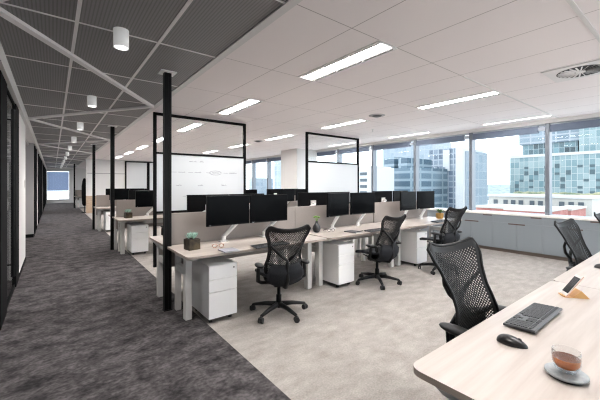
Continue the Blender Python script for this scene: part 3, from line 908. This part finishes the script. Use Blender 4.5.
# in the phone's own frame: x width, z length, +Y face
PH(MB().box(-.038, .038, 0, .007, 0, .158, .002), 'body', phone_gold)
PH(MB().box(-.036, .036, .0071, .0077, .002, .156), 'front_glass', phone_white)
PH(MB().box(-.033, .033, .0078, .0082, .020, .138), 'display', phone_dark)

r = empty('coat_stand', (1.27, 19.66, 0), label='tall black rounded stand at the corner of the far tan wall', cat='stand')
MB().lathe([(.14, 0), (.14, .02), (.02, .04), (.018, .5)], 16).build('base', black_metal, r, True)
MB().lathe([(.05, .35), (.10, .45), (.12, .9), (.12, 1.35), (.09, 1.6), (.05, 1.74), (.0001, 1.77)], 18).build('coat', monitor_case, r, True)
# wall switch on the pier
tag(MB().box(XL, XL+.012, 7.75, 7.84, 1.38, 1.52, .003).build('wall_switch', white_metal), 'white wall switch on the left white pier', 'switch')

# ------------------------------------------------------------------ the city outside
GZ = -26
struct('ground', MB().box(9, 900, -500, 1400, GZ-1, GZ), noisy(mat('city_ground', (.5, .5, .5), .9), (.42, .42, .41), (.62, .62, .61), .03), label='pale streets far below the windows', cat='ground')
glassT1 = facade('tower_teal_glass', s2l(138, 172, 180), s2l(196, 216, 218), s2l(220, 228, 228), 2.2, 3.4, .10, bias=-.1)
glassT1u = facade('tower_grey_glass', s2l(128, 150, 168), s2l(170, 190, 204), s2l(204, 212, 220), 5.5, 3.0, .35)
darkwin = facade('teal_dark_windows', s2l(52, 74, 84), s2l(150, 190, 200), s2l(196, 214, 220), 2.2, 3.4, .10)
glassT2 = facade('tower_blue_glass', s2l(104, 124, 148), s2l(160, 178, 198), s2l(196, 208, 220), 3.0, 3.2, .35)
glassT3 = facade('tower_steel_glass', s2l(92, 122, 144), s2l(136, 164, 184), s2l(178, 200, 214), 9.0, 3.4, .55)
paleglass = facade('tower_pale_glass', s2l(176, 196, 212), s2l(196, 210, 224), s2l(214, 224, 232), 4.0, 3.6, .12)
concrete_w = mat('white_concrete', (.42, .43, .44), .8)
cream = mat('cream_concrete', (.38, .375, .35), .8)
brick = noisy(mat('red_brick', (.5, .2, .2), .9), (.24, .085, .075), (.32, .14, .12), .3)
darkglass = mat('dark_window', (.045, .06, .075), .3)
tower_dark_glass = mat('tower_dark_window', (.07, .10, .112), .4, spec=.2)  # plain dark tone of the scattered tower windows
green_roof = noisy(mat('roof_garden', (.1, .2, .1), .9), (.07, .10, .06), (.30, .28, .18), .3)
tree_mat = noisy(mat('hazed_foliage', (.2, .3, .2), .95), (.16, .20, .22), (.28, .32, .34), .2)  # distance haze put into the colour as grey-blue
F_ = 319.0; a_ = math.radians(37.75)
def yat(px, X):
    t = (px-300)/F_; d = X/(t*math.cos(a_)+math.sin(a_)); return -t*d*math.sin(a_)+d*math.cos(a_), d
def zat(py, d): return EYE-(py-184.5)*d/F_
def block(root, nm, X, D, px0, px1, py0, mt, py1=None):
    """block with its face at X, spanning the two sight angles, top at py0"""
    ya, d0 = yat(px0, X); yb, d1 = yat(px1, X)
    zt = zat(py0, (d0+d1)/2 if px0 > 200 else d0)
    zb = GZ if py1 is None else zat(py1, (d0+d1)/2)
    return MB().box(X, X+D, yb, ya, zb, zt).build(nm, mt, root), (yb, ya, zb, zt)
# teal tower on the right
X = 200
T = empty('teal_glass_tower', (0, 0, 0), label='large teal glass office tower filling the right windows', cat='building')
o, (yb, ya, zb, zt) = block(T, 'lower_block', X, 40, 510, 700, 153.5, glassT1, None)
H = zt
m = MB(); rr = random.Random(3); seen = set()
for k in range(120):
    ci = rr.randrange(1, int((ya-yb)*.62/2.2)); yy = ya-2.2*ci; zz = rr.choice([2, 3, 4, 4, 5, 5, 6, 7, 8, 9, 9, 9])
    z0 = H-3.4*zz
    if (ci, zz) in seen or (ci+1, zz) in seen or (ci-1, zz) in seen: continue
    seen.add((ci, zz))
    m.box(X-.1, X, yy+.15, yy+2.05, z0+.4, z0+(1.6 if k % 2 else 2.6))
tag(m.build('open_window', tower_dark_glass, T), kind='stuff')
MB().box(X-.3, X+40, yb, ya, H-.2, H+1.2).build('parapet', concrete_w, T)
ya2, d2 = yat(519, X+4); yb2 = yb
zt2 = H+46
MB().box(X+4, X+38, yat(580, X+4)[0], ya2, H+7, zt2).build('upper_block', glassT1u, T)
MB().box(X+5, X+38, yat(580, X+4)[0]+1, ya2-1.5, H+1.2, H+7).build('recessed_storey', darkwin, T)
MB().box(X+2, X+40, yb, yat(579, X+2)[0], H+1.2, zt2+6).build('side_block', glassT1, T)
# cream building with tall dark windows
X = 95
T = empty('cream_building', (0, 0, 0), label='low cream building with a row of tall dark windows below the teal tower', cat='building')
o, (yb, ya, zb, zt) = block(T, 'wall', X, 14, 489, 592, 197.5, cream)
MB().box(X-.4, X+14, yb-.3, ya+.3, zt, zt+.5).build('roof_edge', concrete_w, T)
m = MB(); y = ya-1.2; i = 0
while y > yb+1.6:
    m.box(X-.15, X+.1, y-1.0, y, zt-(5.2 if i > 12 else 3.6), zt-.8); y -= 1.75 if i % 3 else 2.4; i += 1
tag(m.build('window', darkglass, T), kind='stuff')
ME = empty('roof_plant_bed', (0, 0, 0), label='planted rooftop strip between the cream building and teal tower', cat='planting')
m = MB()
for k in range(60):
    yy = yb+rr.random()*(ya-yb); m.ellip((X+17+rr.random()*3, yy, zt-.5+rr.random()*1.0), (1.2, 1.5, .8), 8, 5)
m.build('shrub', green_roof, ME, True)
MB().box(X+14, X+22, yb, ya, zt-3, zt-.9).build('planter_deck', cream, ME)
ME.location = (0, 0, 0)
# red brick building
def brick_b(px0, px1, py, X, lab):
    T = empty('brick_building', (0, 0, 0), label=lab, cat='building', group='red brick buildings')
    o, (yb, ya, zb, zt) = block(T, 'wall', X, 12, px0, px1, py, brick)
    MB().box(X-.25, X+12, yb-.2, ya+.2, zt, zt+.4).build('parapet', cream, T)
    y = ya-1
    while y > yb+1.5:
        MB().box(X-.12, X+.1, y-.9, y, zt-2.6, zt-1.0).build('window', concrete_w, T); y -= 3.2
brick_b(476, 504, 208, 79, 'red brick building at the left below the tall window')
brick_b(505, 548, 211, 66, 'pink red brick building in front of the cream one')
brick_b(553, 571, 210, 80.5, 'small pink brick block right of the window mullion')
# towers further left
T = empty('blue_office_tower', (0, 0, 0), label='blue grey banded office tower seen through the window left of the tall one', cat='building')
block(T, 'core', 180, 30, 429, 455, 149, glassT2)
block(T, 'front_wing', 169, 10, 419, 436, 167, glassT2)
o, q = block(T, 'light_panel', 179, 1, 443, 449, 150, concrete_w, 171)
T = empty('white_slab_tower', (0, 0, 0), label='slim white slab tower beside the blue grey one', cat='building')
block(T, 'slab', 135, 20, 455.5, 463, 148, concrete_w)
block(T, 'glazed_side', 137, 18, 463, 469, 151, paleglass)
T = empty('pale_glass_tower', (0, 0, 0), label='very pale blue glass tower rising to the window head', cat='building')
block(T, 'shaft', 230, 30, 383, 432, 143, paleglass)
T = empty('steel_blue_building', (0, 0, 0), label='steel blue banded building with a stepped top in the fourth window from the right', cat='building')
block(T, 'base', 120, 25, 389, 417, 168, glassT3)
block(T, 'tower', 122, 20, 384, 394, 157, glassT3)
block(T, 'tower', 122, 20, 398, 407, 158, glassT3)
T = empty('white_apartment_block', (0, 0, 0), label='plain white building left of the steel blue one', cat='building')
o, (yb, ya, zb, zt) = block(T, 'wall', 106, 6, 374, 385, 168, concrete_w)
block(T, 'shadow_joint', 105.8, .2, 380.6, 381.4, 174, darkglass)
T = empty('white_office_block', (0, 0, 0), label='white block with dark window bands just right of the second framed screen', cat='building')
o, (yb, ya, zb, zt) = block(T, 'wall', 90, 13, 330, 369, 167, concrete_w)
for k in range(5):
    y0, d0 = yat(367, 90)
    MB().box(89.85, 90.1, y0, y0+3.2, zt-3.4-k*2.3, zt-2.3-k*2.3).build('window_band', darkglass, T)
T = empty('distant_pale_tower', (0, 0, 0), label='pale tower seen past the white column', cat='building')
block(T, 'shaft', 140, 20, 249, 254, 178, paleglass)
T = empty('distant_white_tower', (0, 0, 0), label='white tower beside the column in the far windows', cat='building')
block(T, 'shaft', 120, 20, 274, 283, 150, paleglass)
# distant suburb
m = MB()
for k in range(260):
    X = 240+rr.random()*150; px = 471+rr.random()*45
    y, d = yat(px, X)
    h = 3+rr.random()*7; ww = 6+rr.random()*12
    m.box(X, X+ww, y-ww/2, y+ww/2, GZ, GZ+h)
tag(m.build('distant_houses', concrete_w), 'hazy sprawl of distant pale houses toward the horizon', 'houses', kind='stuff')
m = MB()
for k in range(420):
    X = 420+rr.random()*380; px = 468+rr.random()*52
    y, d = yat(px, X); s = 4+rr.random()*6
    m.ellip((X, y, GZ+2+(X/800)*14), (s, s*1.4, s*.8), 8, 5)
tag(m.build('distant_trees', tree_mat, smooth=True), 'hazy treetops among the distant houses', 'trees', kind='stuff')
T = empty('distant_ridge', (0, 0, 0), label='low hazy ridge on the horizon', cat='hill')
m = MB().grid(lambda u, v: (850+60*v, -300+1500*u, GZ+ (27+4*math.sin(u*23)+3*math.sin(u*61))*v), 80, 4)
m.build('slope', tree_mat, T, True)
